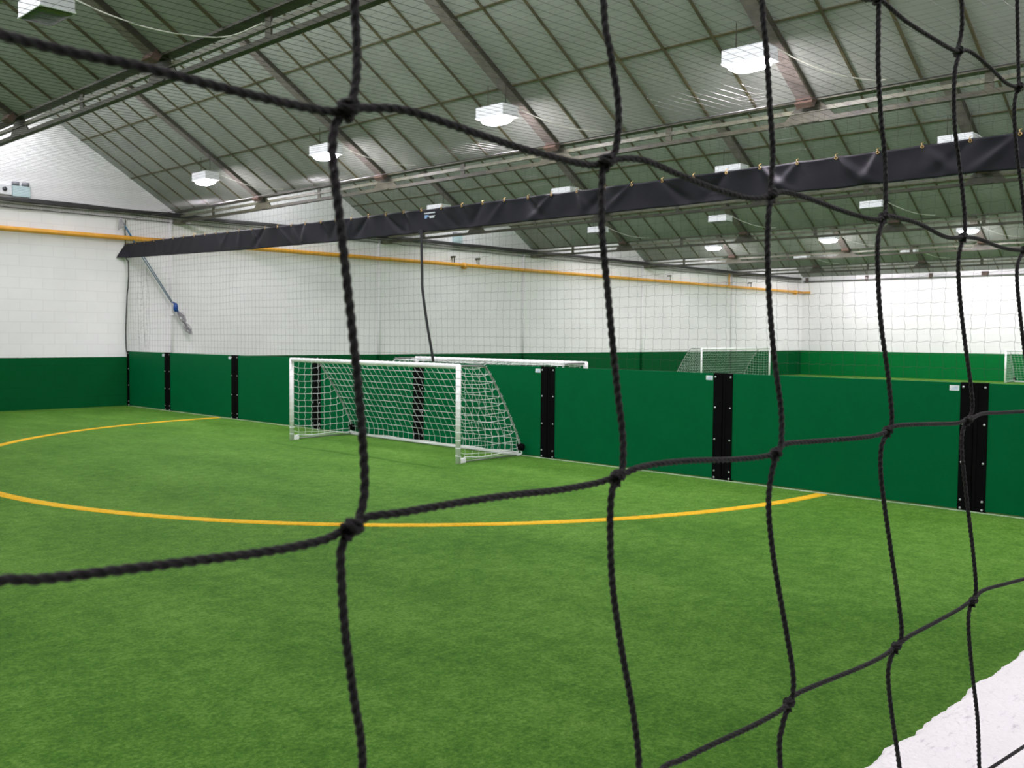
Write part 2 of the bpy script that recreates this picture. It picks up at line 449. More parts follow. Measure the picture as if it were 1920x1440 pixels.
# ----------------------------------------------------------------------------
# valley beams: twin chord lattice under each valley gutter
# ----------------------------------------------------------------------------
BEAM_LABEL = {
    0: 'dark mossy valley beam crossing the top left corner',
    1: 'long valley beam above the black banner, right below the large lit lamps',
    2: 'valley beam partly hidden behind the black banner',
    3: 'first valley beam wholly below the banner, under unlit white lamps',
    4: 'valley beam with a yellow glow from the small lit lamps',
    5: 'farthest dark valley beam just above the bright end wall',
}
for k in range(0, 6):
    x = 4.62 + BAY * k
    e = empty('valley_beam', (x, 20.78, 4.12), BEAM_LABEL[k], 'roof beam', 'valley beams under the roof')
    def P(mb, name, mat):
        mb.v = [(a - x, b - 20.78, c - 4.12) for a, b, c in mb.v]
        return mb.build(name, mat, e)
    L0 = -2.9
    mb = MB()
    for s in (-1, 1):                      # two angles back to back
        mb.box(x + s * 0.020 - 0.018, x + s * 0.020 + 0.018, L0, 20.78, 4.12, 4.132)
        mb.box(x + s * 0.012 - 0.006, x + s * 0.012 + 0.006, L0, 20.78, 4.132, 4.178)
    P(mb, 'bottom_chord', M['steel_old'])
    mb = MB(); mb.box(x - 0.025, x + 0.025, L0, 20.78, 4.246, 4.254); mb.box(x - 0.007, x + 0.007, L0, 20.78, 4.254, 4.298)
    P(mb, 'top_chord', M['steel_pale'])
    mb = MB(); mb.box(x - 0.07, x + 0.07, L0, 20.95, 4.360, 4.42)
    P(mb, 'gutter', M['steel_old'])
    ym = 1.5 + 3.96 * 4 + 3.96
    y = -2.46
    i = 0
    while y < 20.9:
        mb = MB()
        if i % 2 == 0:
            mb.add([(x - 0.008, y - 0.34, 4.15), (x + 0.008, y - 0.34, 4.15), (x + 0.008, y + 0.34, 4.15), (x - 0.008, y + 0.34, 4.15),
                    (x - 0.008, y - 0.14, 4.355), (x + 0.008, y - 0.14, 4.355), (x + 0.008, y + 0.14, 4.355), (x - 0.008, y + 0.14, 4.355)],
                   [(3, 2, 1, 0), (4, 5, 6, 7), (0, 1, 5, 4), (2, 3, 7, 6), (1, 2, 6, 5), (0, 4, 7, 3)])
            mb.box(x - 0.05, x + 0.05, y - 0.13, y + 0.13, 4.125, 4.14)
            P(mb, 'gusset_plate', M['steel_old'])
        else:
            mb.box(x - 0.010, x + 0.010, y - 0.045, y + 0.045, 4.13, 4.352)
            P(mb, 'spacer_post', M['steel_old'])
        y += 1.98; i += 1
    mb = MB(); mb.box(x - 0.09, x + 0.09, 20.74, 20.99, 4.10, 4.19)
    P(mb, 'bearing_block', M['steel_pale'])

# main rafters
BAYN = {0: 'in the dark top left bay', 1: 'in the bay of large lit lamps', 2: 'in the bay above the banner',
        3: 'in the first bay below the banner', 4: 'in the bay of small lit lamps', 5: 'in the last, farthest bay'}
ORD = ['nearest the long wall', 'second from the long wall', 'third from the long wall', 'fourth from the long wall']
for k in range(0, 6):
    xv = 4.62 + BAY * k
    for j, y in enumerate(MAINS[:4]):
        if k > 2 and y / (xv - 1) < 0.29: continue
        s = MB()
        def sl(ya, yb, h0, h1, d0=0.10, d1=HB - 0.03):
            q = [slope_pt(xv, -1, d0, ya, h0), slope_pt(xv, -1, d1, ya, h0), slope_pt(xv, -1, d1, yb, h0), slope_pt(xv, -1, d0, yb, h0),
                 slope_pt(xv, -1, d0, ya, h1), slope_pt(xv, -1, d1, ya, h1), slope_pt(xv, -1, d1, yb, h1), slope_pt(xv, -1, d0, yb, h1)]
            s.add(q, [(0, 1, 2, 3), (7, 6, 5, 4), (0, 4, 5, 1), (3, 2, 6, 7), (0, 3, 7, 4), (1, 5, 6, 2)])
        sl(y - 0.085, y + 0.105, 0.0, 0.045)
        r = s.build('roof_rafter', M['rafter'])
        tag(r, 'grey rafter %s, %s' % (ORD[j], BAYN[k]), 'rafter', 'main rafters of the roof')
        s = MB(); sl(y - 0.108, y - 0.086, 0.0, 0.06)
        s.build('flange', M['rafter_edge'], r)
        s = MB(); sl(y - 0.11, y + 0.11, 0.02, 0.12, 0.06, 0.13)
        s.build('shoe_plate', M['rust'], r)

# ----------------------------------------------------------------------------
# lamps
# ----------------------------------------------------------------------------
LZ = 4.55
def make_lamp(on):
    e = empty('high_bay_lamp', (0, 0, LZ), 'x', 'ceiling lamp', 'box lamps hung under the roof')
    mb = MB()
    mb.bbox(-0.15, 0.15, -0.26, 0.26, 0.0, 0.155, 0.006)
    mb.bbox(-0.155, 0.155, -0.265, 0.265, 0.0, 0.018, 0.003)
    mb.build('housing', M['housing'], e)
    # prismatic bowl under the housing
    vs = []; fs = []; nu, nv = 40, 9
    for j in range(nv):
        q = j / (nv - 1)                        # 0 rim, 1 centre
        sc = math.cos(q * PI / 2) ** 0.55 if j < nv - 1 else 0.0
        zz = -(0.075 if on else 0.014) * math.sin(q * PI / 2)
        for i in range(nu):
            a = 2 * PI * i / nu
            c, s_ = math.cos(a), math.sin(a)
            px = (0.135 if on else 0.146) * math.copysign(abs(c) ** (0.55 if on else 0.2), c) * sc
            py = (0.235 if on else 0.254) * math.copysign(abs(s_) ** (0.55 if on else 0.2), s_) * sc
            vs.append((px, py, zz - 0.001))
    for j in range(nv - 1):
        for i in range(nu):
            i2 = (i + 1) % nu
            fs.append((j * nu + i, (j + 1) * nu + i, (j + 1) * nu + i2, j * nu + i2))
    mb = MB(); mb.add(vs, fs, True)
    mb.build('lens', M['lens_on'] if on else M['lens_off'], e)
    mb = MB()
    for yy in (-0.17, 0.17):
        mb.tube([(0.0, yy, 0.15), (0.0, yy, 5.02 - LZ)], 0.006, 6)
    mb.box(-0.02, 0.02, -0.19, 0.19, 0.155, 0.165)
    mb.build('hanger', M['rafter_edge'], e)
    mb = MB()
    mb.tube(catmull([(0.12, -0.262, 0.13), (0.33, -0.42, 0.02), (0.62, -0.63, -0.085), (0.95, -0.83, -0.125), (1.19, -1.05, -0.12), (1.19, -1.6, -0.125)], 6), 0.0065, 6)
    mb.build('cable', M['cable'], e)
    return e
proto = {True: make_lamp(True), False: make_lamp(False)}
used = {True: False, False: False}
def lamp(x, y, on, label, dz=0.0):
    if used[on]: o = copy_tree(proto[on])
    else: o = proto[on]; used[on] = True
    o.location = (x, y, LZ + dz)
    o['label'] = label
LX = [3.36 + BAY * k for k in range(-1, 7)]
lamp(LX[1], 9.03, False, 'large unlit white box lamp with a dark green underside, top left corner', -0.15)
for y, w in zip(MAINS, ['leftmost and smallest of the big four', 'second from left of the big four',
                        'third from left of the big four', 'largest and brightest, top right']):
    lamp(LX[2] - (0.04 if y < 6 else 0), y + (0.05 if y < 6 else 0), True, 'white box lamp with a glowing lens, ' + w)
for y, w in zip(MAINS, ['leftmost', 'second from left', 'third from left', 'rightmost']):
    lamp(LX[3], y, False, 'white box lamp showing only a bright strip above the banner edge, ' + w)
for y, w in zip(MAINS[:3], ['leftmost', 'middle', 'rightmost']):
    lamp(LX[4], y, False, 'unlit white box lamp just below the banner, %s of the three' % w)
for y, w in zip(MAINS[:3], ['leftmost', 'middle', 'rightmost']):
    lamp(LX[5], y, True, 'small distant lit lamp, %s of the three below the banner' % w)
for y, w in zip(MAINS[:2], ['left', 'right']):
    lamp(LX[6], y, False, 'tiny far unlit lamp beside the farthest valley beams, %s one' % w)
# lit rows that stand outside the picture or behind the far beams
for x, ys in ((LX[0], MAINS), (LX[2], MAINS[4:]), (LX[5], MAINS[3:])):
    for y in ys:
        lamp(x, y, True, 'lit box lamp outside the picture, above the near side of the hall', 0)
lamp(3.6, -2.1, True, 'added fill lamp outside the picture, lighting the sill and near twine', -0.3)  # unseen fill lamp, added to brighten the sill and foreground twine
for y in MAINS:
    lamp(EX - 1.9, y, True, 'lit box lamp hidden behind the farthest beams by the end wall', 0.21)

# ----------------------------------------------------------------------------
# netting
# ----------------------------------------------------------------------------
def net_lines(mb, rows, r, n=4):
    """rows[i][j] -> knot positions; cords run along both directions"""
    ni, nj = len(rows), len(rows[0])
    for i in range(ni):
        mb.tube([p for p in rows[i] if p is not None], r, n, caps=False)
    for j in range(nj):
        mb.tube([rows[i][j] for i in range(ni) if rows[i][j] is not None], r, n, caps=False)

def kinked(P, offs):
    """insert points either side of each knot so that cords leave knots with a kink"""
    out = []
    for a, b in zip(P, P[1:]):
        a = Vector(a); b = Vector(b); d = b - a
        out += [a, a + d * 0.22 + offs, a + d * 0.78 - offs]
    out.append(Vector(P[-1]))
    return out

# ceiling net over the near pitch
def ceil_z(x, y):
    fx = max(0.0, min(1.0, (9.4 - x) / 16.7)); fy = max(0.0, min(1.0, (y - 0.5) / 20.4))
    return 4.105 - 0.16 * math.sin(PI * fx) * math.sin(PI * fy) ** 0.7 + 0.012 * noise.noise((x * 0.9, y * 0.9, 0))
mb = MB(); S = 0.125
ix = int(16.8 / S); iy = int(20.45 / S)
for j in range(iy + 1):
    y = 20.93 - j * S
    mb.tube([(x, y + 0.012 * noise.noise((x * 1.7, y * 3, 2)), ceil_z(x, y)) for x in [9.41 - 0.5 * k for k in range(34)]], 0.0018, 4, caps=False)
for i in range(ix + 1):
    x = 9.41 - i * S
    mb.tube([(x + 0.012 * noise.noise((x * 3, y * 1.7, 5)), y, ceil_z(x, y)) for y in [20.93 - 0.5 * k for k in range(41)]], 0.0009, 4, caps=False)
o = mb.build('ceiling_net', M['net_dark'])
tag(o, 'fine black safety net stretched overhead beneath the roof of the near pitch', 'net')

mb = MB()
def cz2(x, y): return 4.10 - 0.07 * math.sin(PI * (x - 9.45) / (EX - 9.5)) ** 0.5 * math.sin(PI * max(0.0, min(1.0, (y - 0.5) / 20.4))) ** 0.7 if 9.46 < x < EX - 0.06 else 4.10
for j in range(iy + 1):
    y = 20.93 - j * S
    mb.tube([(9.46 + (EX - 9.53) * k / 12, y + 0.01 * noise.noise((k * 1.3, y * 3, 2)), cz2(9.46 + (EX - 9.53) * k / 12, y)) for k in range(13)], 0.0013, 3, caps=False)
for i in range(int((EX - 9.5) / S)):
    x = 9.46 + i * S
    mb.tube([(x, 20.93 - 20.4 * k / 8, cz2(x, 20.93 - 20.4 * k / 8)) for k in range(9)], 0.0010, 3, caps=False)
o = mb.build('ceiling_net', M['net_dark'])
tag(o, 'fine black safety net stretched overhead beyond the black banner', 'net')

# divider net above the barrier
def div_pt(i, j):
    y = 20.93 - i * S
    z = 4.09 - j * S
    amp = 0.02 + 0.03 * math.sin(PI * j / 23.0)
    x = 9.432 + amp * noise.noise((y * 0.8, z * 0.7, 7)) 
    yy = y + 0.030 * noise.noise((y * 0.7, z * 1.1, 3)) + 0.010 * noise.noise((y * 5, z * 5, 1))
    zz = z + 0.045 * noise.noise((y * 0.55, z * 0.9, 11)) * math.sin(PI * j / 23.0) + 0.008 * noise.noise((y * 6, z * 5, 4))
    return Vector((x, yy, zz))
mb = MB()
NI, NJ = 163, 23
G = [[div_pt(i, j) for j in range(NJ + 1)] for i in range(NI + 1)]
RN = 0.0012
for i in range(NI + 1):
    mb.tube(kinked(G[i], Vector((0, 0.006, 0))), RN, 4, caps=False)
for j in range(NJ + 1):
    mb.tube(kinked([G[i][j] for i in range(NI + 1)], Vector((0, 0, -0.006))), RN, 4, caps=False)
# gathered fold near the wall
for c in range(6):
    yy = 20.32 - 0.085 * c
    mb.tube([(9.39 + 0.03 * math.sin(c * 2.1 + z * 2), yy + 0.030 * math.sin(z * 9 + c * 1.7), z) for z in [1.21 + 0.06 * q for q in range(32)]], RN, 4, caps=False)
for q in range(16):
    z = 1.30 + 0.12 * q
    mb.tube([(9.39, 20.42, z), (9.38, 20.2, z - 0.05), (9.39, 20.0, z + 0.03), (9.40, 19.86, z - 0.03)], RN, 4, caps=False)
o = mb.build('divider_net', M['net_dark'])
tag(o, 'see-through dark square mesh net hanging above the green barrier', 'net')
mb = MB()
pts = [(9.40 + 0.02 * math.sin(z * 3), 20.94 + 0.10 * math.sin((z - 1.15) * 2.3) * (1 if z < 3.2 else 0.2) + 0.012 * noise.noise((z * 9, 0, 0)), z) for z in [1.18 + 0.03 * q for q in range(98)]]
pts = [(x, min(y, 20.96), z) for x, y, z in pts]
mb.tube(pts, [0.012 + 0.004 * noise.noise((p[2] * 40, 1, 0)) for p in pts], 6)
mb.build('edge_rope', M['net_dark'], o)
mb = MB(); mb.tube([(9.435, 20.95, 4.10), (9.435, 0.6, 4.09)], 0.006, 6)
mb.build('top_cable', M['net_dark'], o)

# gathered netting tied along the eaves of the long wall
mb = MB()
for c, (dy, dz, r) in enumerate([(0, 0, .036), (.02, .03, .022), (-.02, -.028, .024), (.01, -.01, .03)]):
    pts = []
    for q in range(400):
        x = -7.2 + q * (EX + 7.0) / 400
        dr = 0.018 * noise.noise((x * 0.8, c * 7, 0))
        pts.append((x, 20.90 + dy + 0.010 * noise.noise((x * 2, c * 3, 1)), 4.285 + dz + dr))
    mb.tube(pts, [r * (1 + 0.35 * noise.noise((p[0] * 3, c * 5, 2))) for p in pts], 7)
o = mb.build('net_bundle', M['net_dark'])
tag(o, 'gathered black netting tied along the eaves of the long white wall', 'net')
mb = MB()
pts = []
for q in range(500):
    x = -7.2 + q * (EX + 7.0) / 500
    pts.append((x, 20.90, 4.205 + 0.02 * noise.noise((x * 0.6, 9, 0))))
mb.tube(pts, 0.011, 6)
mb.build('tension_cable', M['steel_old'], o)
mb = MB()
pts = [(-7.2 + q * (EX + 7.0) / 900, 20.95, 4.125 + 0.014 * noise.noise((q * 0.13, 9, 3)) + 0.006 * noise.noise((q * 0.9, 2, 3))) for q in range(900)]
mb.tube(pts, 0.008, 5)
# hanging mesh between the bundle and its edge rope
for q in range(0, 760):
    x = -7.1 + q * 0.0625
    if x > EX - 0.1: break
    mb.tube([(x, 20.93, 4.27), (x + 0.01, 20.94, 4.12)], 0.0014, 3, caps=False)
mb.build('edge_rope', M['net_dark'], o)

# eaves pipe and rusty brackets on the end wall
mb = MB(); mb.tube([(EX - 0.07, 20.9, 4.17), (EX - 0.07, 0.6, 4.17)], 0.026, 8)
o = mb.build('eaves_pipe', M['grey_tube']); tag(o, 'thin grey pipe running along the top of the bright end wall', 'pipe')
for y in (20.75, 18.0, 15.3, 13.2, 10.5):
    mb = MB(); mb.box(EX - 0.10, EX - 0.002, y - 0.12, y + 0.12, 4.15, 4.33) if y in (13.2,) else mb.box(EX - 0.10, EX - 0.002, y - 0.06, y + 0.06, 4.13, 4.34)
    mb.build('bracket', M['rust'], o)['label'] = 'rust brown bracket'

# ----------------------------------------------------------------------------
# black banner hung on the divider net
# ----------------------------------------------------------------------------
def lerp(T, y):
    for (a, va), (b, vb) in zip(T, T[1:]):
        if (a - y) * (b - y) <= 0: return va + (vb - va) * (y - a) / (b - a)
    return T[0][1] if abs(y - T[0][0]) < abs(y - T[-1][0]) else T[-1][1]
TOP = [(21.0, 3.575), (18.5, 3.56), (16, 3.53), (13, 3.485), (10, 3.46), (7, 3.45), (3, 3.46), (0.5, 3.47)]
BOT = [(21.0, 3.255), (18.5, 3.205), (16, 3.155), (13, 3.125), (10, 3.125), (7, 3.125), (3, 3.135), (0.5, 3.14)]
GR = [20.86 - 0.43 * k for k in range(47)]
rg = random.Random(5)
FOLD = [(g, rg.uniform(-1.1, 1.1), rg.uniform(0.3, 1.0) * rg.choice((-1, 1))) for g in GR]
def ban_x(y, v):
    a = max(0.0, min(1.0, (17.5 - y) / 5.0))
    a = 0.15 + 0.85 * a
    d = 0.0
    for g, sl, am in FOLD:
        if abs(y - g) > 1.0: continue
        c = g + sl * v * 0.42
        w = 0.028 + 0.085 * v
        d += am * 0.042 * math.exp(-((y - c) / w) ** 2) * math.sin(PI * min(1, v * 0.8 + 0.12))
        u = (y - g) / 0.43
        if 0 >= u > -1: d += -0.045 * math.sin(-PI * u) * math.exp(-v * 3.2) * (0.6 + 0.4 * am)
    d += 0.030 * noise.noise((y * 1.6, v * 0.8, 4)) * v
    d *= 1.0 if abs(y - 10.78) > 0.3 else 0.25 + 0.75 * abs(y - 10.78) / 0.3
    fl = max(0.0, (y - 20.75) / 0.2)
    return 9.385 + d * a - 0.20 * fl * v
mb = MB(); ny = 900; nv = 16; vs = []; fs = []
for i in range(ny + 1):
    y = 20.95 - i * 20.4 / ny
    u = ((20.86 - y) % 0.43) / 0.43
    zt = lerp(TOP, y) - 0.012 * math.sin(PI * u); zb = lerp(BOT, y) + 0.006 * noise.noise((y * 3, 0, 8))
    for j in range(nv + 1):
        v = j / nv
        yy = y
        vs.append((ban_x(y, v), yy, zt + (zb - zt) * v))
for i in range(ny):
    for j in range(nv):
        a = i * (nv + 1) + j
        fs.append((a, a + 1, a + nv + 2, a + nv + 1))
mb.add(vs, fs, True)
ban = mb.build('banner', M['banner'])
sm = ban.modifiers.new('cloth thickness', 'SOLIDIFY'); sm.thickness = 0.003
tag(ban, 'long charcoal cloth banner strung along the net above the barrier', 'banner')
gm = MB()
for q in range(12):
    a0 = 2 * PI * q / 12
gm.tube([(-0.004, 0.013 * math.cos(2 * PI * q / 12), 0.013 * math.sin(2 * PI * q / 12)) for q in range(13)], 0.0045, 6)
gm.tube([(-0.006, 0, 0.0), (-0.004, 0.008, 0.035), (0.03, 0.0, 0.05)], 0.004, 5)
gme = gm.mesh('grommet'); gme.materials.append(M['brass'])
for g in GR:
    if g < 0.7: break
    o = bpy.data.objects.new('grommet', gme); COL.objects.link(o); o.parent = ban
    o.location = (ban_x(g, 0) - 0.004, g, lerp(TOP, g) - 0.022)
# small maker's tag: a line of tiny pale lettering over a blue and grey mark, unreadable at this size
tx = min(ban_x(10.65 + 0.02 * q, 0.35) for q in range(14)) - 0.004
mb = MB(); rr = random.Random(3); y = 10.90
while y > 10.66:
    w = rr.uniform(0.008, 0.015)
    mb.box(tx - 0.002, tx, y - w, y, 3.392, 3.408); y -= w + 0.006
mb.box(tx - 0.002, tx, 10.66, 10.82, 3.350, 3.358)
mb.box(tx - 0.002, tx, 10.68, 10.78, 3.325, 3.345)
t = mb.build('maker_tag', M['sticker'], ban); t['label'] = 'tiny white lettering with a blue mark'
mb = MB(); mb.box(tx - 0.002, tx, 10.84, 10.89, 3.325, 3.375); mb.box(tx - 0.002, tx, 10.80, 10.84, 3.345, 3.372)
mb.build('blue_mark', M['sticker_ink'], t)

# strap hanging from the banner to the barrier
mb = MB()
pts = catmull([(9.36, 10.97, 3.16), (9.36, 10.95, 3.05), (9.36, 10.93, 2.5), (9.35, 10.905, 2.27), (9.355, 10.80, 1.75), (9.375, 10.73, 1.40), (9.385, 10.70, 1.22)], 6)
w = 0.026; vs = []; fs = []
for p in pts:
    vs += [(p.x - 0.004, p.y - w, p.z), (p.x - 0.004, p.y + w, p.z), (p.x + 0.004, p.y + w, p.z), (p.x + 0.004, p.y - w, p.z)]
for i in range(len(pts) - 1):
    for q in range(4):
        q2 = (q + 1) % 4; fs.append((i * 4 + q, (i + 1) * 4 + q, (i + 1) * 4 + q2, i * 4 + q2))
fs += [(0, 1, 2, 3), tuple(len(vs) - 4 + q for q in (3, 2, 1, 0))]
mb.add(vs, fs)
mb.box(9.345, 9.372, 10.925, 11.0, 3.10, 3.17)
o = mb.build('hanging_strap', M['webbing']); tag(o, 'black webbing strap hanging from the banner down to the barrier', 'strap')

# ----------------------------------------------------------------------------
# rebound barrier
# ----------------------------------------------------------------------------
JO = [20.97, 19.08, 16.38, 13.71, 11.06, 8.45, 5.81, 3.13, 0.50]
PL = ['narrow green rebound panel standing against the long wall', 'second green rebound panel from the long wall',
      'green rebound panel just left of the near goal', 'green rebound panel behind the left half of the near goal',
      'green rebound panel behind the right half of the near goal', 'green rebound panel directly right of the near goal',
      'wide green rebound panel where the yellow arc ends, second from the right', 'rightmost green rebound panel, cut off by the picture edge']
bm_ = MB()
bm_.tube([(0, 0, 0), (-0.004, 0, 0)], 0.0105, 10); bm_.ball((-0.005, 0, 0), 0.004, 0.0095, 0.0095, 10, 6)
bolt = bm_.mesh('bolt'); bolt.materials.append(M['bolt'])
for i in range(8):
    ya, yb = JO[i], JO[i + 1]
    e = empty('rebound_panel', (BX, (ya + yb) / 2, 0), PL[i], 'barrier panel', 'rebound panels of the barrier')
    cy = (ya + yb) / 2
    sa = 0.125 if i else 0.10
    mb = MB(); mb.bbox(0.0, 0.03, yb + 0.06 - cy, ya - 0.06 - cy, 0.018, 1.206, 0.003)
    mb.build('board', M['board'], e)
    for (s0, s1, yo) in ((ya - sa, ya - 0.006, ya - sa + 0.028), (yb + 0.006, yb + 0.125, yb + 0.125 - 0.028)):
        mb = MB()
        mb.bbox(-0.006, 0.036, s0 - cy, s1 - cy, 0.006, 1.209, 0.003)
        inner = s1 if yo < (s0 + s1) / 2 else s0
        mb.bbox(-0.012, -0.006, min(inner, inner + (0.03 if inner == s0 else -0.03)) - cy, max(inner, inner + (0.03 if inner == s0 else -0.03)) - cy, 0.006, 1.175, 0.002)
        mb.bbox(0.036, 0.085, s0 + 0.02 - cy, s1 - 0.02 - cy, 0.0, 1.16, 0.003)
        st = mb.build('edge_strip', M['black'], e)
        for z in (1.165, 0.82, 0.46, 0.105, 0.028):
            b_ = bpy.data.objects.new('bolt', bolt); COL.objects.link(b_); b_.parent = st
            b_.location = (-0.007, yo - cy, z)
    if i < 7:
        mb = MB(); y_ = yb + 0.125 + 0.012 - cy
        mb.box(-0.0015, 0.0, y_, y_ + 0.088, 1.128, 1.178)
        stk = mb.build('sticker', M['sticker'], e); stk['label'] = 'small white sticker'
        mb = MB()
        for q in range(3): mb.box(-0.002, -0.0014, y_ + 0.012, y_ + 0.075 - 0.015 * q, 1.139 + 0.011 * q, 1.143 + 0.011 * q)
        mb.build('print', M['sticker_ink'], stk)

# ----------------------------------------------------------------------------
# pitch markings
# ----------------------------------------------------------------------------
mb = MB(); cx, cy, R0, Wm = 9.40, 10.70, 6.13, 0.125
n = 1500; vs = []; fs = []
for i in range(n + 1):
    a = PI / 2 + 0.012 + (PI - 0.024) * i / n
    j1 = 0.008 * noise.noise((i * 0.9, 0, 0)) + 0.006 * noise.noise((i * 0.23, 4, 0)); j2 = 0.008 * noise.noise((i * 0.9, 7, 0)) + 0.006 * noise.noise((i * 0.23, 9, 0))
    c, s_ = math.cos(a), math.sin(a)
    ri = R0 - Wm / 2 + j1; ro = R0 + Wm / 2 + j2
    vs += [(cx + ri * c, cy + ri * s_, 0.001), (cx + (ri + .006) * c, cy + (ri + .006) * s_, 0.007), (cx + (ro - .006) * c, cy + (ro - .006) * s_, 0.007), (cx + ro * c, cy + ro * s_, 0.001)]
for i in range(n):
    for q in range(3): fs.append((i * 4 + q, i * 4 + q + 1, i * 4 + 5 + q, i * 4 + 4 + q))
mb.add(vs, fs, True)
o = mb.build('pitch_marking', M['turf_yellow']); tag(o, 'curved yellow line of the goal area on the green turf', 'pitch line')
mb = MB(); vs = []; fs = []; n = 1400
for i in range(n + 1):
    y = 20.9 - 20.3 * i / n
    w = 0.014 + 0.016 * noise.noise((y * 3, 0, 0)) + 0.014 * noise.noise((y * 19, 3, 0))
    w = max(0.004, w)
    vs += [(9.394 - w, y, 0.001), (9.397 - w, y, 0.009), (9.396, y, 0.009)]
for i in range(n):
    for q in range(2): fs.append((i * 3 + q, i * 3 + 3 + q, i * 3 + 4 + q, i * 3 + 1 + q))
mb.add(vs, fs, True)
o = mb.build('pitch_marking', M['turf_white']); tag(o, 'thin broken white turf edge line along the foot of the barrier', 'pitch line')

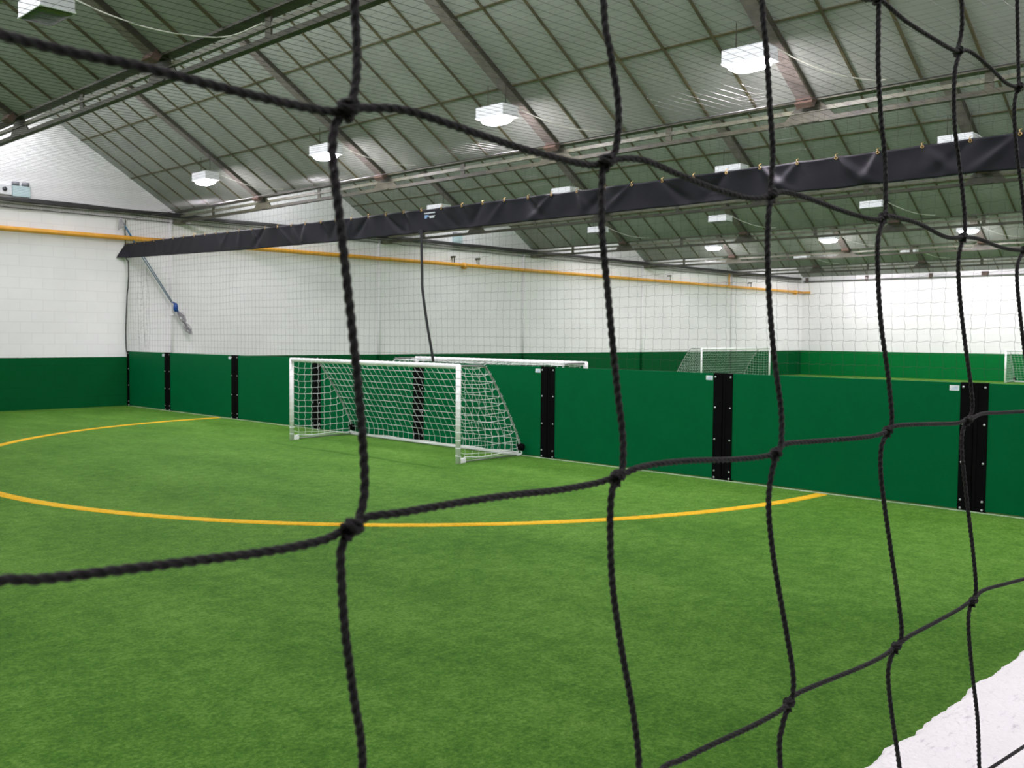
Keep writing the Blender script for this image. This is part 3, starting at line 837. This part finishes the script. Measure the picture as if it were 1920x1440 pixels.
# ----------------------------------------------------------------------------
# goals
# ----------------------------------------------------------------------------
def back_x(z):
    T = [(1.22, 0.46), (1.05, 0.60), (0.84, 0.745), (0.5, 0.955), (0.25, 1.09), (0.0, 1.16)]
    return lerp(T, z)
def make_goal(W, label, seed=1):
    e = empty('football_goal', (0, 0, 0), label, 'goal', 'small white football goals')
    h = W / 2; rg = random.Random(seed)
    for s in (1, -1):
        mb = MB(); mb.tube([(0, s * h, 0.0), (0, s * h, 1.235)], 0.033, 16); mb.ball((0, s * h, 1.232), 0.033, 0.033, 0.022)
        mb.bbox(0.02, 0.12, s * h - 0.02, s * h + 0.02, 0.0, 0.06, 0.004)
        mb.build('post', M['white_paint'], e)
    mb = MB(); mb.tube([(0, -h, 1.222), (0, h, 1.222)], 0.031, 16); mb.build('crossbar', M['white_paint'], e)
    for s in (1, -1):
        mb = MB()
        mb.tube(catmull([(0.02, s * h, 1.225), (0.25, s * h, 1.225), (0.43, s * h, 1.220), (0.50, s * h, 1.175), (0.60, s * h, 1.05), (0.745, s * h, 0.84), (0.955, s * h, 0.5), (1.09, s * h, 0.25), (1.15, s * h, 0.13)], 5), 0.0125, 8)
        st = mb.build('stanchion', M['grey_tube'], e)
        mb = MB(); mb.tube([(1.13, s * (h - 0.03), 0.125), (1.13, s * (h + 0.045), 0.125)], [0.050, 0.050], 16); mb.ball((1.13, s * (h + 0.045), 0.125), 0.046, 0.018, 0.046)
        mb.ball((1.13, s * (h - 0.03), 0.125), 0.046, 0.018, 0.046)
        mb.build('wheel', M['black'], e)['label'] = 'black wheel at the back corner'
        mb = MB(); mb.tube(catmull([(1.12, s * (h + 0.02), 0.08), (1.13, s * (h + 0.03), 0.05), (1.11, s * (h + 0.015), 0.022), (1.06, s * h, 0.02)], 5), 0.011, 6)
        mb.build('hook', M['white_paint'], st)
    for s in (1, -1):
        mb = MB(); mb.tube([(0.06, s * h, 0.02), (1.12, s * h, 0.02)], 0.010, 8); mb.build('base_bar', M['grey_tube'], e)
    mb = MB(); mb.tube([(1.12, -h, 0.024), (1.12, h, 0.024)], 0.021, 10); mb.build('base_bar', M['white_paint'], e)
    # netting
    mb = MB(); r = 0.0025
    nj = int(W / 0.118); rows = []
    prof = [(0.0, 1.235), (0.12, 1.222), (0.24, 1.212), (0.36, 1.208)]
    for q in range(13):
        z = 1.20 - q * (1.20 - 0.05) / 12
        prof.append((back_x(z) - 0.012, z))
    prof[-1] = (1.10, 0.05)
    for i, (x, z) in enumerate(prof):
        row = []
        for j in range(nj + 1):
            y = -h + W * j / nj
            k = math.sin(PI * j / nj)
            sag = 0.035 * math.sin(PI * min(i, 4) / 4) * k if i < 5 else 0
            bulge = 0.03 * k * math.sin(PI * max(0, i - 4) / 12)
            e_ = 0.0 if j in (0, nj) else 1.0
            row.append(Vector((x - bulge + e_ * rg.uniform(-.006, .006), y + e_ * rg.uniform(-.008, .008), z - sag + e_ * rg.uniform(-.006, .006))))
        rows.append(row)
    net_lines(mb, rows, r)
    for s in (1, -1):
        # side panels
        zs = [1.20 - 0.0985 * q for q in range(12)] + [0.06]
        cols = [0.0 + 0.118 * q for q in range(11)]
        def off(x, z): return s * (h + 0.010 * noise.noise((x * 5, z * 5, seed)))
        for qi, z in enumerate(zs):
            xe = back_x(z)
            pts = [(0.03, s * h, z + 0.02)]
            for x in cols[1:]:
                if x < xe - 0.03: pts.append((x + 0.010 * noise.noise((z * 9, x * 9, 1)), off(x, z), z - 0.018 * math.sin(PI * x / xe) + 0.010 * noise.noise((x * 6, z * 6, 2 + seed))))
            pts.append((xe, s * h, z + 0.045 if z > 0.1 else z))
            mb.tube(pts, r, 4, caps=False)
        for x in cols[1:]:
            top = 1.215 if x < 0.46 else None
            z = 1.215
            if top is None:
                zz = 1.2
                while back_x(zz) < x and zz > 0.03: zz -= 0.01
                z = zz
            if z < 0.1: continue
            pts = []; m_ = max(2, int((z - 0.05) / 0.05))
            for q in range(m_ + 1):
                zq = z - (z - 0.04) * q / m_
                wob = (0.012 if q % 2 else -0.006)
                pts.append((x + wob + 0.012 * noise.noise((zq * 6, x * 3, 3 + seed)), off(x, zq), zq))
            mb.tube(pts, r, 4, caps=False)
        # lashing round the stanchion and the post, ground rope
        q = 0; zc = 1.20
        while zc > 0.15:
            xb = back_x(zc)
            mb.tube([(xb + 0.016 * math.cos(t), s * h + 0.016 * math.sin(t), zc + 0.02 * t / 6.28) for t in [0.9 * u for u in range(8)]], r, 4, caps=False)
            zc -= 0.0985
        zc = 1.18
        while zc > 0.08:
            mb.tube([(0.0355 * math.cos(t), s * h + 0.0355 * math.sin(t), zc + 0.004 * math.sin(t)) for t in [0.7 * u for u in range(10)]], 0.0035, 4, caps=False)
            zc -= 0.0985
        mb.tube(catmull([(0.05, s * h, 0.02), (0.12, s * (h + 0.01), 0.075), (0.4, s * (h + 0.015), 0.055), (0.8, s * (h + 0.01), 0.07), (1.06, s * h, 0.05), (1.12, s * h, 0.11)], 6), 0.006, 5)
        mb.tube([(0.46 + (back_x(z_) - 0.46) * 1.0 + 0.006 * math.sin(z_ * 60), s * (h + 0.008), z_) for z_ in [1.21 - 0.03 * q for q in range(36)]], 0.0045, 4)
    yc = -h + 0.1
    while yc < h - 0.05:
        mb.tube([(0.0335 * math.cos(t), yc + 0.006 * math.sin(t), 1.222 + 0.0335 * math.sin(t)) for t in [0.7 * u for u in range(10)]], 0.0035, 4, caps=False)
        yc += 0.118
    mb.tube(catmull([(1.10, -h, 0.06)] + [(1.10, -h + W * q / 12, 0.052 + 0.008 * math.sin(q * 2.3)) for q in range(1, 12)] + [(1.10, h, 0.06)], 3), 0.006, 5)
    mb.build('net', M['white_cord'], e)
    return e
g = make_goal(3.73, 'near white football goal standing on the turf in front of the green barrier')
g.location = (8.19, 10.725, 0)
g2 = copy_tree(g); g2['label'] = 'white football goal behind the barrier, only its crossbar and net top showing'
g2.location = (10.66, 10.715, 0); g2.rotation_euler.z = PI
g4 = copy_tree(g); g4['label'] = 'far white football goal cut by the right picture edge, at the end wall'
g4.location = (39.15, 10.08, 0)
g3 = make_goal(4.80, 'far white football goal standing before the long wall, left of the hall corner', 4)
g3.location = (31.7, 19.0, 0); g3.rotation_euler.z = PI / 2

# ----------------------------------------------------------------------------
# wall fittings
# ----------------------------------------------------------------------------
PY, PZ = 20.87, 3.685
mb = MB(); pts = [(-7.2, PY, PZ), (EX - 0.25, PY, PZ)]
mb.tube([(-7.2 + q * (EX - 0.25 + 7.2) / 60, PY, PZ) for q in range(61)], 0.054, 14)
mb.tube(catmull([(EX - 0.27, PY, PZ), (EX - 0.16, PY - 0.02, PZ), (EX - 0.12, PY - 0.10, PZ), (EX - 0.12, PY - 0.30, PZ)], 5), 0.05, 12)
pipe = mb.build('gas_pipe', M['yellow_pipe']); tag(pipe, 'long ochre yellow pipe running along the long white wall', 'pipe')
for x in (19.5, 39.6):
    mb = MB(); mb.tube([(x - 0.05, PY, PZ - 0.02), (x + 0.05, PY, PZ - 0.02)], 0.098, 14); mb.build('flange', M['yellow_pipe'], pipe)
for x in (19.1, 20.1, 30.0, 35.8):
    mb = MB(); mb.tube([(x, PY, PZ + 0.05), (x, PY, PZ + 0.24)], 0.014, 6); mb.box(x - 0.03, x + 0.03, PY - 0.03, WY, PZ + 0.20, PZ + 0.25); mb.build('hanger', M['steel_old'], pipe)
mb = MB(); mb.tube([(34.1, PY, PZ), (34.1, PY, 4.2)], 0.035, 8); mb.build('riser', M['yellow_pipe'], pipe)

# twin-spot emergency light and its neighbour box, above the eaves net
def emergency():
    e = empty('emergency_light', (0, 0, 0), 'x', 'emergency light')
    mb = MB(); mb.bbox(-0.17, 0.17, -0.09, 0.0, 0.0, 0.22, 0.008); mb.build('case', M['pale_blue'], e)
    for x in (-0.10, 0.09):
        mb = MB(); mb.tube([(x - 0.07, -0.05, 0.262), (x + 0.06, -0.07, 0.255)], [0.036, 0.05], 14)
        mb.tube([(x, -0.05, 0.215), (x, -0.05, 0.24)], 0.015, 8); mb.build('lamp_head', M['grey_plastic'], e)
    return e
e1 = emergency(); e1.location = (7.24, WY, 4.35); e1['label'] = 'pale blue twin-head emergency light on the gable at far left'
e2 = copy_tree(e1); e2.location = (19.3, WY, 4.33); e2['label'] = 'pale blue twin-head emergency light seen below the banner, left of centre'
e = empty('junction_box', (6.92, WY, 4.37), 'white wall box with a dark round sensor at the far left picture edge', 'wall box')
mb = MB(); mb.bbox(-0.30, 0.14, -0.08, 0.0, 0.0, 0.20, 0.008); mb.build('case', M['housing'], e)
mb = MB(); mb.tube([(0.0, -0.08, 0.11), (0.0, -0.10, 0.11)], 0.045, 14); mb.build('sensor', M['lens_dark'], e)

# blue pull rope, pulley and tangled cord tail
e = empty('pull_rope', (9.25, 20.86, 4.10), 'blue doubled rope hanging slantwise from the net corner to a pulley', 'rope')
o0 = Vector((9.25, 20.86, 4.10))
def rel(P): return [Vector(p) - o0 for p in P]
mb = MB()
A = (9.25, 20.86, 4.10)
for q in (-1, 1):
    mb.tube(rel([A, (9.72 + 0.02 * q, 20.84, 3.32 + 0.01 * q), (10.40 + 0.016 * q, 20.82, 2.30)]), 0.010, 6)
mb.build('rope', M['blue_rope'], e)
mb = MB(); mb.ball(tuple(Vector((10.47, 20.80, 2.20)) - o0), 0.055, 0.05, 0.105, 14, 10)
mb.tube(rel([(10.42, 20.80, 2.32), (10.47, 20.79, 2.2), (10.55, 20.80, 2.06)]), 0.02, 6); mb.build('pulley', M['blue'], e)
mb = MB(); rt = random.Random(9)
for q in range(16):
    P = []
    for u in range(9):
        f = u / 8
        w_ = 0.075 * (math.sin(PI * min(1, f * 2)) if f < .5 else math.sin(PI * min(1, (f - .5) * 2)) * 0.9) + 0.012
        P.append((10.53 + 0.30 * f + rt.uniform(-1, 1) * w_, 20.80 + rt.uniform(-.05, .05), 2.10 - 0.50 * f + rt.uniform(-1, 1) * w_ * 0.7))
    mb.tube(rel(catmull(P, 4)), 0.006, 5)
mb.build('cord_tail', M['grey_cord'], e)['label'] = 'tangled pale grey cord tail'
mb = MB()
for q in range(5):
    mb.tube(rel(catmull([(9.25, 20.86, 4.12), (9.20 + 0.03 * q, 20.84, 3.98), (9.19 + 0.03 * q, 20.85, 3.84 + 0.02 * q)], 4)), 0.010, 5)
mb.build('tie', M['grey_cord'], e)

# ----------------------------------------------------------------------------
# foreground net in the opening of the near wall
# ----------------------------------------------------------------------------
NET_V = [
 [[(171.7, 1698.2), (172.5, 1687.7), (171.7, 1675.4), (169.2, 1665.8)], [(169.2, 1665.1), (165.0, 1659.8), (163.5, 1649.8), (165.5, 1630.4), (169.2, 1604.4), (172.5, 1585.7), (175.3, 1564.9), (175.3, 1552.1), (171.8, 1544.5), (170.2, 1542.8)], [(170.2, 1542.4), (166.4, 1537.4), (165.6, 1529.6), (166.9, 1513.5), (171.0, 1491.7), (175.0, 1469.2)]],
 [[(285.8, 1726.4), (288.8, 1706.5), (293.1, 1687.5), (292.5, 1671.4), (288.1, 1666.1)], [(287.7, 1665.7), (285.0, 1660.4), (284.1, 1640.5), (288.0, 1620.7), (293.4, 1598.5), (298.2, 1577.8), (301.0, 1561.0), (299.5, 1548.5), (297.2, 1546.0)], [(296.9, 1545.6), (292.0, 1538.8), (292.0, 1524.3), (295.5, 1502.8), (302.9, 1475.7), (310.6, 1447.6), (313.3, 1424.7)]],
 [[(398.2, 1754.9), (402.1, 1730.6), (407.4, 1707.4), (413.3, 1686.2), (412.4, 1671.3), (411.6, 1667.7)], [(411.6, 1667.2), (407.0, 1658.3), (407.9, 1638.6), (413.4, 1613.9), (420.1, 1588.6), (425.7, 1565.3), (424.3, 1549.8), (420.9, 1545.4)], [(420.4, 1544.9), (416.2, 1536.3), (415.9, 1519.6), (423.2, 1492.6), (435.4, 1455.8), (441.4, 1432.7), (440.9, 1420.6), (438.8, 1417.1)], [(438.8, 1416.5), (434.4, 1407.4), (434.3, 1385.7)]],
 [[(520.9, 1785.4), (520.6, 1767.4), (523.9, 1748.0), (531.8, 1723.3), (539.0, 1700.8), (539.1, 1677.1), (536.0, 1669.3)], [(536.0, 1668.7), (529.1, 1655.4), (534.3, 1629.0), (540.9, 1605.1), (548.3, 1580.7), (553.0, 1555.9), (550.5, 1548.0)], [(549.8, 1547.4), (543.8, 1537.9), (545.7, 1519.3), (557.0, 1483.5), (570.5, 1442.9), (575.8, 1422.3), (570.7, 1416.3)], [(570.0, 1415.5), (563.1, 1402.6), (567.0, 1378.9), (579.2, 1339.1)]],
 [[(642.3, 1816.8), (646.9, 1796.2), (643.3, 1783.8)], [(642.4, 1782.9), (637.2, 1767.5), (642.5, 1738.4), (653.1, 1712.9), (661.5, 1683.0), (660.8, 1668.7)], [(660.9, 1668.0), (656.5, 1651.4), (661.5, 1627.3), (671.1, 1595.8), (681.6, 1567.0), (685.0, 1552.4), (680.5, 1546.2)], [(679.5, 1545.5), (672.7, 1531.5), (682.0, 1494.5), (696.0, 1452.1), (703.6, 1426.4), (701.1, 1419.0)], [(701.2, 1418.2), (694.1, 1403.9), (701.4, 1368.3), (715.6, 1330.1), (725.6, 1291.9)]],
 [[(753.4, 1845.0), (761.5, 1814.9), (763.9, 1792.6), (762.3, 1784.3)], [(762.4, 1783.5), (758.0, 1768.7), (764.7, 1739.2), (776.5, 1709.7), (787.3, 1679.3), (789.7, 1669.2)], [(789.8, 1668.4), (775.4, 1650.9), (784.1, 1615.6), (799.6, 1579.4), (821.3, 1549.8), (821.9, 1545.2)]]]
NET_H = [
 [[(520.9, 1785.4), (531.2, 1786.3), (560.8, 1782.6), (600.9, 1781.0), (627.0, 1780.9), (642.4, 1782.9)], [(642.4, 1782.9), (659.2, 1786.5), (694.7, 1784.2), (733.3, 1781.0), (762.4, 1783.5)]],
 [[(73.5, 1664.9), (82.3, 1665.0), (92.9, 1664.7), (105.5, 1664.6), (119.2, 1663.7), (134.1, 1663.1), (150.4, 1663.0), (162.8, 1663.5), (169.2, 1665.1)], [(169.2, 1665.1), (175.9, 1666.7), (190.1, 1668.3), (209.8, 1666.5), (234.1, 1664.4), (261.3, 1663.5), (279.3, 1663.8), (287.7, 1665.7)], [(287.7, 1665.7), (296.8, 1668.3), (312.2, 1669.4), (338.2, 1667.0), (366.9, 1664.8), (393.8, 1663.8), (411.6, 1667.2)], [(411.6, 1667.2), (423.1, 1670.0), (450.0, 1669.9), (485.5, 1667.3), (521.5, 1665.9), (536.0, 1668.7)], [(536.0, 1668.7), (546.1, 1670.3), (584.6, 1669.2), (627.6, 1664.7), (660.9, 1667.3)], [(660.9, 1667.3), (684.8, 1668.1), (739.2, 1666.0), (789.9, 1667.6)]],
 [[(71.5, 1544.4), (82.8, 1543.1), (97.6, 1542.5), (118.1, 1541.8), (141.5, 1540.8), (158.9, 1540.9), (166.4, 1542.1), (170.2, 1543.2)], [(170.2, 1543.2), (176.1, 1545.6), (188.4, 1545.6), (210.7, 1545.8), (235.5, 1545.3), (263.3, 1544.1), (284.8, 1544.4), (296.9, 1546.0)], [(296.9, 1546.0), (311.7, 1548.4), (341.8, 1547.9), (384.5, 1544.9), (408.3, 1544.1), (420.4, 1544.9)], [(420.4, 1544.9), (432.8, 1548.4), (461.8, 1547.6), (505.2, 1546.2), (532.5, 1546.1), (549.8, 1547.4)], [(549.8, 1547.4), (561.7, 1549.7), (610.4, 1547.8), (656.0, 1545.4), (679.5, 1546.2)], [(679.5, 1546.2), (706.2, 1549.2), (751.1, 1547.6), (821.9, 1545.2)]],
 [[(331.8, 1418.8), (345.7, 1417.3), (371.1, 1416.7), (398.8, 1416.2), (423.9, 1416.6), (438.8, 1417.6)], [(438.8, 1417.6), (450.9, 1419.3), (486.7, 1418.0), (526.5, 1416.0), (555.5, 1415.3), (570.0, 1416.1)], [(570.0, 1416.1), (586.5, 1419.0), (629.2, 1418.3), (676.6, 1417.5), (701.1, 1418.6)], [(701.1, 1418.6), (723.5, 1421.6), (776.4, 1417.0), (849.7, 1410.4)]],
 [[(736.5, 1283.7), (753.8, 1282.8), (830.1, 1276.6), (865.5, 1272.5)]]]

NY = 0.23
KN = {(3, 0): (520.9, 1785.4), (4, 0): (642.4, 1782.9), (5, 0): (762.4, 1783.5),
      (0, 1): (169.2, 1665.1), (1, 1): (287.7, 1665.7), (2, 1): (411.6, 1667.2), (3, 1): (536.0, 1668.7), (4, 1): (660.9, 1667.5), (5, 1): (789.8, 1668.4),
      (0, 2): (170.2, 1543.0), (1, 2): (296.9, 1545.8), (2, 2): (420.6, 1544.9), (3, 2): (549.9, 1547.4), (4, 2): (679.8, 1546.0), (5, 2): (821.9, 1545.2),
      (2, 3): (438.8, 1417.2), (3, 3): (570.2, 1416.0), (4, 3): (701.2, 1418.4), (5, 3): (849.7, 1410.4), (4, 4): (727.0, 1286.0), (5, 4): (865.5, 1272.5)}
def knot_at(c, r):
    if (c, r) in KN: return KN[(c, r)]
    cc = max(0, min(c, 7))
    x = 168 + 124.5 * c + (r - 1) * (3 + 4.8 * cc) * (1 if -1 <= r <= 5 else 0.6)
    z = 1667 - (r - 1) * 125.5
    z += 3 * math.sin(c * 1.9 + r)
    return (x, z)
SEGV = {}; SEGH = {}
V_ROWS = {0: 0, 1: 0, 2: 0, 3: 0, 4: -1, 5: -1}
for c, col in enumerate(NET_V):
    for q, seg in enumerate(col): SEGV[(c, V_ROWS[c] + q)] = seg
H_START = [(0, 3), (1, -1), (2, -1), (3, 1), (4, 4)]
for (r, c0), row in zip(H_START, NET_H):
    for q, seg in enumerate(row): SEGH[(c0 + q, r)] = seg
C0, C1, R0_, R1_ = -11, 19, -6, 5
fine = MB(); coarse = MB(); knots = []
def far(a, b): return math.hypot(a[0] - b[0], a[1] - b[1])
def path3(P, ph):
    return [Vector((x / 1000, NY + 0.0012 * math.sin(i * 1.1 + ph), z / 1000)) for i, (x, z) in enumerate(P)]
for c in range(C0, C1 + 1):
    for r in range(R0_, R1_ + 1):
        a = knot_at(c, r)
        # vertical cord to the knot below
        if r < R1_:
            b_ = knot_at(c, r + 1)
            seg = SEGV.get((c, r))
            if seg:
                P = list(seg)
                if far(P[0], a) > 9: P = [a] + P
                if far(P[-1], b_) > 9: P = P + [b_]
            else:
                dx, dz = b_[0] - a[0], b_[1] - a[1]
                P = [a, (a[0] - 4.5, a[1] - 8), (a[0] + dx * .25 - 4.5, a[1] + dz * .25), (a[0] + dx * .6 + 1, a[1] + dz * .6), (b_[0] + 5, b_[1] + 20), (b_[0] + 3.5, b_[1] + 7), b_]
            det = -1 <= c <= 6 and -1 <= r <= 4
            P3 = catmull(path3(P, c * 1.3 + r), 6 if det else 2)
            if det: fine.rope(P3, 0.00130, 0.0114, 18, 0.0009, phase=c + r * 2.0)
            else: coarse.tube(P3, 0.00115, 6, caps=False)
        if c < C1:
            b_ = knot_at(c + 1, r)
            seg = SEGH.get((c, r))
            if seg:
                P = list(seg)
                if far(P[0], a) > 9: P = [a] + P
                if far(P[-1], b_) > 9: P = P + [b_]
            else:
                dx, dz = b_[0] - a[0], b_[1] - a[1]
                P = [a, (a[0] + 9, a[1] + 3), (a[0] + dx * .4, a[1] + dz * .4 + 1.5), (b_[0] - 22, b_[1] - 3.5), (b_[0] - 8, b_[1] - 2.5), b_]
            det = -2 <= c <= 6 and -1 <= r <= 5
            P3 = catmull(path3(P, c * 2.3 + r), 6 if det else 2)
            if det: fine.rope(P3, 0.00126, 0.0114, 18, 0.0009, phase=c * 1.7 + r)
            else: coarse.tube(P3, 0.00115, 6, caps=False)
        if -1 <= c <= 6 and -1 <= r <= 5: knots.append((a, c, r))
        else: coarse.ball((a[0] / 1000, NY, a[1] / 1000), 0.0024, 0.0024, 0.0034, 8, 6)
net = empty('goal_netting_screen', (0.5, NY, 1.11), 'coarse charcoal twine net with large square meshes hanging right in the foreground', 'net')
net.name = 'foreground_net'
inv = Vector((0.5, NY, 1.11))
def offset(mb):
    mb.v = [(a - inv.x, b - inv.y, c - inv.z) for a, b, c in mb.v]
offset(fine); fine.build('twine', M['rope'], net)
# border cords of the net round the opening
xa = knot_at(C0, 0)[0] / 1000 - 0.02; xb = knot_at(C1, 0)[0] / 1000 + 0.02
xa = max(xa, -1.62); xb = min(xb, 2.62)
for c in range(C0, C1 + 1):
    a = knot_at(c, R1_); coarse.tube([(a[0] / 1000, NY, a[1] / 1000), (a[0] / 1000, NY, 1.104)], 0.00115, 6, caps=False)
    a = knot_at(c, R0_); coarse.tube([(a[0] / 1000, NY, a[1] / 1000), (a[0] / 1000, NY, 2.60)], 0.00115, 6, caps=False)
coarse.tube([(xa, NY, 2.60), (xb, NY, 2.60)], 0.004, 8)
coarse.tube([(xa + (xb - xa) * q / 40, NY, 1.1055) for q in range(41)], 0.004, 8)
offset(coarse); coarse.build('twine', M['rope'], net)
def knot_mesh(seed):
    mb = MB(); rk = random.Random(seed)
    mb.ball((0, 0, 0), 0.0019, 0.0019, 0.0029, 12, 8)
    ax = Vector((-0.35 + rk.uniform(-.1, .1), 0, 1)).normalized()
    u = ax.cross(Vector((0, 1, 0))).normalized(); w_ = ax.cross(u)
    P = []
    for q in range(34):
        t = q / 33
        an = 2 * PI * 2.15 * t + rk.uniform(0, .02)
        rad = 0.00165 + 0.00035 * math.sin(t * 9)
        P.append(u * math.cos(an) * rad + w_ * math.sin(an) * rad + ax * (0.0026 - 0.0052 * t))
    mb.rope(P, 0.00118, 0.0096, 18, 0.0007)
    # crossing loop
    P = [u * (0.0030 * math.cos(a_)) + w_ * (0.0023 * math.sin(a_)) + ax * (0.0012 * math.sin(a_ * 2 + 0.7) + 0.0006) for a_ in [PI * 1.35 * q / 18 - 0.9 for q in range(19)]]
    mb.rope(P, 0.00105, 0.0096, 18, 0.0007, 1.0)
    return mb.mesh('knot')
km = [knot_mesh(q) for q in range(4)]
for m_ in km: m_.materials.append(M['rope'])
for i, (a, c, r) in enumerate(knots):
    o = bpy.data.objects.new('knot', km[i % 4]); COL.objects.link(o); o.parent = net
    o.location = Vector((a[0] / 1000, NY, a[1] / 1000)) - inv
    o.rotation_euler = (0, 0.25 * math.sin(i * 2.7), 0.3 * math.sin(i * 1.9))

# ----------------------------------------------------------------------------
# camera
# ----------------------------------------------------------------------------
F = Vector((0.7176822, 0.6946376, -0.0490997)); Rr = Vector((0.6957456, -0.7182404, 0.0082984)); U = Vector((0.0295010, 0.0401165, 0.9987594))
cd = bpy.data.cameras.new('camera'); cam = bpy.data.objects.new('camera', cd); COL.objects.link(cam)
mw = Matrix.Identity(4)
for i in range(3):
    mw[i][0] = Rr[i]; mw[i][1] = U[i]; mw[i][2] = -F[i]
mw.translation = (0, 0, 1.6)
cam.matrix_world = mw
cd.sensor_width = 36; cd.sensor_fit = 'HORIZONTAL'; cd.lens = 36 * 1807.76 / 1920
cd.clip_start = 0.02; cd.clip_end = 200
cd.dof.use_dof = True; cd.dof.focus_distance = 1.10; cd.dof.aperture_fstop = cd.lens / 1.20
scene.camera = cam

# world: weak ambient fill light added all around
w = bpy.data.worlds.new('world'); scene.world = w; w.use_nodes = True
w.node_tree.nodes['Background'].inputs[0].default_value = (0.8, 0.85, 0.9, 1)
w.node_tree.nodes['Background'].inputs[1].default_value = 0.3

scene.view_settings.view_transform = 'Standard'; scene.view_settings.look = 'None'
scene.view_settings.exposure = 1.88; scene.view_settings.gamma = 1.0
scene.view_settings.use_curve_mapping = False
scene.cycles.use_denoising = True
try: scene.cycles.denoiser = 'OPENIMAGEDENOISE'
except Exception: pass
scene.cycles.max_bounces = 8; scene.cycles.diffuse_bounces = 6; scene.cycles.glossy_bounces = 3
scene.cycles.sample_clamp_indirect = 8.0
scene.cycles.use_light_tree = True
